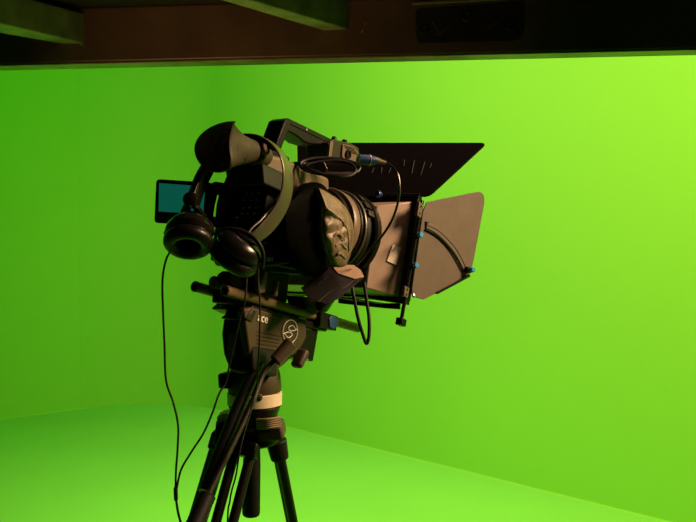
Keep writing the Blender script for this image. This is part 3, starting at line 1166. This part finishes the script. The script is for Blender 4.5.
bm = new()
outer = [(428, 222.5), (440, 228), (450, 236.5), (458, 246), (464, 257), (468.5, 268)]
inner = [(464, 270), (458, 258), (451.5, 248.5), (443, 239), (435, 232.5), (426.5, 228)]
o2 = smooth_path([V((*p, 0)) for p in outer], 4)
i2 = smooth_path([V((*p, 0)) for p in inner], 4)
prism(bm, [sfl(v.x, v.y, 0.003) for v in o2 + i2], fn * 0.003 * sgn)
trk = finish('arc_track', bm, 'flag', parent_obj=sf, bevel=0.0004)
bm = new()
tube(bm, [sfl(x, y, 0.0022) for x, y in ((425.5, 229.5), (434.5, 234), (442.5, 240.5), (450, 249), (456.5, 259), (463, 271.5))], 0.0014, 8, 4)
finish('track_slot', bm, 'plastic', parent_obj=sf)
bm = new()
tube(bm, [sfl(x, y, 0.0032) for x, y in ((427.5, 225.5), (437.5, 230), (446.5, 238), (455, 247.5), (461, 257.5), (466, 268))], 0.0005, 6, 4)
finish('track_scale', bm, 'plastic', parent_obj=sf)
bm = new()
prism(bm, [sfl(x, y, 0.002) for x, y in ((426, 221.5), (429, 222), (429, 229), (426, 229))], fn * 0.003 * sgn)
finish('track_stop', bm, 'plastic', parent_obj=sf)
bm = new()
prism(bm, [sfl(x, y, 0.003) for x, y in ((437, 292), (455, 282.5), (469.5, 274), (470.5, 276.5), (455, 285), (438, 294))], fn * 0.007 * sgn)
finish('edge_lip', bm, 'plastic', parent_obj=sf)
bm = new()
lathe(bm, sfl(413.5, 296, 0.0), -fn * sgn, [(0, 0.0035), (0.002, 0.003), (0.003, 0.001)], 14)
finish('pivot_screw', bm, 'silver', parent_obj=sf)


def knob(par, c, d, r=0.0045):
    bm = new()
    lathe(bm, c, d, [(-0.010, r * 1.15), (-0.001, r * 1.15)], 16)
    k = finish('knob_base', bm, 'plastic', parent_obj=par)
    bm = new()
    prof = [(0, r * 0.9), (0.001, r), (0.006, r), (0.007, r * 0.85)]
    lathe(bm, c, d, prof, 18)
    kk = finish('knob', bm, 'blue', parent_obj=par)
    kk['label'] = 'small blue knob'


kd = V((0.55, -0.8, 0.1)).normalized()
knob(mb, pl(419, 235, l_nb - 0.022), kd)
knob(mb, pl(414.5, 265.5, l_nb - 0.022), kd)
knob(sf, sfl(471, 270, 0.010), kd)
bm = new()
box(bm, sfl(467, 269.5, 0.005), F, L, U, 0.009, 0.008, 0.009)
finish('knob_block', bm, 'plastic', parent_obj=sf, bevel=0.001)
bm = new()
lathe(bm, pf(380, 195, FR - 0.012), -F, [(0, 0.0055), (0.006, 0.0065), (0.010, 0.005)], 14)
finish('top_knob', bm, 'navy', mb)['label'] = 'dull blue knob on the top rail'

# ================================================================ WIRED CONTROLLER
ct = empty('lens_controller', P(322, 300, 1.35), 'small slanted black control box with top end coloured as lit, below the hand strap', 'controller')
E_ = [P(329, 264.5, 1.395), P(354, 265.5, 1.40), P(361, 270.5, 1.39), P(364.5, 277.5, 1.375), P(354, 280, 1.365), P(337, 274.5, 1.37)]
dvec = P(300, 292, 1.335) - P(330, 268, 1.395)
N_ = [p + dvec * 0.98 for p in E_]
N_[2] = E_[2] + dvec * 0.9
N_[3] = E_[3] + dvec * 0.88
bm = new()
loft(bm, [E_, N_])
cb_ = finish('case', bm, 'rubber', ct, bevel=0.0022, seg=3)
bm = new()
ec = sum(E_, V()) / 6
ln = (E_[1] - E_[0]).cross(E_[3] - E_[0]).normalized()
if ln.z < 0:
    ln = -ln
loft(bm, [[ec + (p - ec) * 0.97 + ln * 0.0002 for p in E_], [ec + (p - ec) * 0.93 + ln * 0.002 for p in E_]])
eo = finish('end_cap', bm, 'tan', ct, bevel=0.0006)
eo['label'] = 'end face coloured in its lit tan tone'
# thin seam and faint print on its long side
bm = new()
sm = lambda t, s: (E_[5] * (1 - s) + E_[4] * s) + dvec * t
tube(bm, [sm(0.02, 1.0), sm(0.35, 0.95), sm(0.5, 0.62), sm(0.97, 0.6)], 0.0003, 6, 3)
finish('seam', bm, 'plastic', ct)
bm = new()
for k in range(7):
    a = E_[0] * 0.35 + E_[5] * 0.65 + dvec * (0.22 + k * 0.055)
    bmesh.ops.create_icosphere(bm, subdivisions=1, radius=0.0009, matrix=Matrix.Translation(a + V((0, -0.001, -0.0005))))
finish('side_print', bm, 'dim_print', ct)
bm = new()
cyl(bm, P(330, 296, 1.37), P(322, 306, 1.40), 0.010, 0.012)
finish('mount_stub', bm, 'plastic', ct, bevel=0.001)

# ================================================================ CABLES
def cable(name, pts, r, m, label, seg=10, sub=10):
    bm = new()
    tube(bm, pts, r, seg, sub)
    o = finish(name, bm, m, smooth=80)
    recentre(o)
    return tag(o, label, 'cable')


# plug lead from the audio unit down to the controller
cr = empty('connector_cable', P(366, 165, 1.36), 'thin dark cable with blue plug curving from handle front to control box', 'cable')
bm = new()
pA, pB = P(357.5, 159.5, 1.355), P(376, 160.5, 1.365)
lathe(bm, pA, pB - pA, [(0, 0.004), (0.001, 0.0078), (0.012, 0.0082), (0.020, 0.0078), ((pB - pA).length, 0.006)], 24)
finish('plug', bm, 'navy', cr)['label'] = 'blue plug shell'
bm = new()
pC = pA + (pB - pA) * 0.62
lathe(bm, pC, pB - pA, [(0, 0.0085), (0.0015, 0.0085)], 24)
pD = pA
lathe(bm, pD, pB - pA, [(0, 0.0065), (0.0012, 0.0082), (0.0018, 0.006)], 24)
finish('plug_collar', bm, 'silver', cr)
bm = new()
lathe(bm, pB, P(386, 163, 1.37) - pB, [(0, 0.0052), (0.006, 0.0046), (0.007, 0.0036), (0.016, 0.003)], 18)
finish('strain_relief', bm, 'rib', cr)
bm = new()
tube(bm, [P(x, y, Y) for x, y, Y in ((382, 161.5, 1.37), (390, 165, 1.37), (397, 173, 1.365), (399.5, 186, 1.36), (398, 202, 1.355), (392, 220, 1.35), (382, 236, 1.35), (368, 252, 1.36), (356, 266, 1.385))], 0.0019, 10, 8)
finish('cord', bm, 'shell', cr)

cable('cable_loop', [P(x, y, Y) for x, y, Y in ((351, 283, 1.375), (354.5, 300, 1.365), (358, 318, 1.36), (363, 335, 1.36), (366.5, 343.5, 1.36), (369, 335, 1.362), (369, 318, 1.37), (367, 303, 1.38), (364, 282, 1.39))],
      0.0027, 'rubber', 'short black cable hanging in a narrow U below the control box')
cable('signal_cable', [P(x, y, Y) for x, y, Y in ((258, 262, 1.26), (258.5, 285, 1.22), (260, 305, 1.215), (259.5, 335, 1.215), (258.5, 360, 1.22), (257, 385, 1.24), (251, 410, 1.225), (241, 445, 1.20), (236, 475, 1.19), (230, 500, 1.19), (227, 545, 1.2), (224, 800, 1.21), (228, 1245, 1.24))],
      0.0012, 'rubber', 'thin black cable running straight down in front of the white lettering')

# ================================================================ HEADPHONES
hp_ = empty('headphones', P(215, 262, 1.2), 'black over-ear headphones hung around the viewfinder, ear cups below eyecup', 'headphones')


def cup(c, n, r, rim_th, mat_sh='shell', ea=1.0):
    """ear cup: n points out of the cushion opening"""
    bm = new()
    lathe(bm, c, -n, [(0.0, r * 0.86), (0.006, r * 0.97), (0.013, r * 0.93), (0.020, r * 0.78), (0.025, r * 0.5), (0.0265, r * 0.1)], 40, ea=ea)
    sh = finish('ear_cup', bm, mat_sh, hp_)
    bm = new()
    prof = []
    rr = rim_th
    for k in range(13):
        a = math.pi * (k / 12) - math.pi / 2
        prof.append((0.002 + 0.010 + math.sin(-a + 0) * 0.010 * 1.0, r - rr + math.cos(a) * rr))
    prof = [(t, q) for t, q in prof]
    # closed tyre: outside arc then inside arc
    arc = [(math.sin(a) * 0.010 + 0.010, (r - rr) + math.cos(a) * rr) for a in [math.radians(q) for q in range(-90, 271, 20)]]
    lathe(bm, c, n, arc, 44, False, False, ea=ea)
    cu = finish('ear_cushion', bm, 'cushion', parent_obj=sh, smooth=70)
    bm = new()
    lathe(bm, c + n * 0.001, n, [(0, r * 0.7), (0.001, r * 0.68)], 36, ea=ea)
    finish('speaker_mesh', bm, 'plastic', parent_obj=sh)
    return sh


nl = V((0.02, -0.60, -0.80)).normalized()
nl_c = P(189, 236, 1.175)
cup(nl_c, nl, 0.0325, 0.0095)
nr = V((-0.52, 0.18, -0.72)).normalized()
nr_c = P(237, 252, 1.20)
sh = cup(nr_c, nr, 0.036, 0.008)
bm = new()
lathe(bm, nr_c - nr * 0.0262, -nr, [(0, 0.019), (0.0015, 0.018), (0.002, 0.014), (0.001, 0.012)], 32)
finish('cup_badge', bm, 'gloss', parent_obj=sh)
# yokes
bm = new()
tube(bm, [P(x, y, Y) for x, y, Y in ((166, 234, 1.19), (171, 223, 1.2), (180, 216, 1.205), (190, 213, 1.21), (201, 217, 1.205), (210, 224, 1.2), (213, 234, 1.19))], 0.0035, 12, 6)
finish('yoke', bm, 'shell', hp_)
bm = new()
lathe(bm, P(190.5, 199.5, 1.20), V((-0.1, -1, 0.2)), [(-0.008, 0.010), (0.0, 0.0105), (0.004, 0.0095), (0.006, 0.006), (0.007, 0.002)], 24)
finish('yoke_hinge', bm, 'shell', hp_)
bm = new()
tube(bm, [P(x, y, Y) for x, y, Y in ((190, 202, 1.205), (186, 209, 1.206), (183, 216, 1.205))], 0.006, 10, 5)
tube(bm, [P(x, y, Y) for x, y, Y in ((192, 203, 1.205), (198, 210, 1.207), (204, 218, 1.205))], 0.005, 10, 5)
finish('yoke_arm', bm, 'gloss', hp_)
bm = new()
tube(bm, [P(x, y, Y) for x, y, Y in ((217, 232, 1.195), (228, 229, 1.19), (244, 232, 1.185), (257, 241, 1.18), (263, 254, 1.185), (262, 268, 1.195))], 0.003, 12, 6)
finish('yoke', bm, 'rubber', hp_)
# headband
hbp = [(191, 200, 1.21), (196, 186, 1.225), (203, 172, 1.24), (213, 156, 1.25), (226, 143, 1.255), (244, 137, 1.255), (262, 138, 1.25), (276, 147, 1.245), (285, 161, 1.24), (288, 178, 1.235), (285, 198, 1.23), (276, 216, 1.22), (263, 231, 1.205), (251, 240, 1.195)]


def hw(u):
    k = min(1.0, max(0.0, (u - 0.6) / 0.3))
    return V((-0.26 - 0.42 * k, -0.95, 0.10 + 0.15 * k))


bm = new()
strap(bm, [P(*p) for p in hbp], hw, lambda u: 0.020 + 0.014 * math.sin(math.pi * u), lambda u: 0.0035, 8)
finish('headband', bm, 'band', hp_, smooth=60)
bm = new()
inner_p = []
for (x, y, Y) in hbp[0:5]:
    inner_p.append(P(x + 3, y + 1.5, Y - 0.002))
strap(bm, inner_p, hw, lambda u: 0.026, lambda u: 0.009, 8)
finish('band_padding', bm, 'cushion', hp_, smooth=60)
bm = new()
ip2 = [P(x, y + 2.6, Y) for x, y, Y in hbp[4:8]]
strap(bm, ip2, hw, 0.030, 0.006, 8)
finish('band_padding', bm, 'cushion', hp_, smooth=60)
# thin wire arc from band to cup
bm = new()
tube(bm, [P(x, y, Y) for x, y, Y in ((276, 205, 1.215), (268, 212, 1.212), (260, 221, 1.20), (252, 228, 1.19), (247, 236, 1.185))], 0.0012, 8, 6)
finish('bridge_wire', bm, 'silver', hp_)

# forked headphone cord
hc = empty('headphone_cord', P(177, 495, 1.17), 'thin black forked headphone cord hanging left of tripod, joined low down', 'cable')
bm = new()
tube(bm, [P(x, y, Y) for x, y, Y in ((172, 249, 1.18), (166, 260, 1.17), (162.5, 280, 1.17), (163, 310, 1.17), (164.5, 345, 1.17), (166, 380, 1.17), (173, 402, 1.17), (178, 425, 1.17), (177.5, 450, 1.17), (176, 470, 1.17), (175.5, 490, 1.17))], 0.0014, 10, 8)
finish('left_strand', bm, 'rubber', hc)
bm = new()
tube(bm, [P(x, y, Y) for x, y, Y in ((247, 272, 1.21), (245, 300, 1.2), (240, 318, 1.2), (235, 340, 1.2), (230, 362, 1.2), (226, 382, 1.2), (219, 394, 1.19), (212, 414, 1.18), (203, 434, 1.175), (192, 451, 1.17), (181, 470, 1.17), (176.5, 490, 1.17))], 0.0014, 10, 8)
finish('right_strand', bm, 'rubber', hc)
bm = new()
lathe(bm, P(176, 501, 1.17), P(175.5, 487, 1.17) - P(176, 501, 1.17), [(0, 0.0015), (0.002, 0.0027), (0.016, 0.0027), (0.019, 0.0018)], 14)
finish('cord_joint', bm, 'plastic', hc)
bm = new()
tube(bm, [P(x, y, Y) for x, y, Y in ((176, 499, 1.17), (178, 512, 1.17), (181, 524, 1.17), (186, 545, 1.17), (188, 700, 1.17), (192, 1000, 1.18), (198, 1285, 1.2))], 0.0016, 10, 8)
finish('lower_strand', bm, 'rubber', hc)
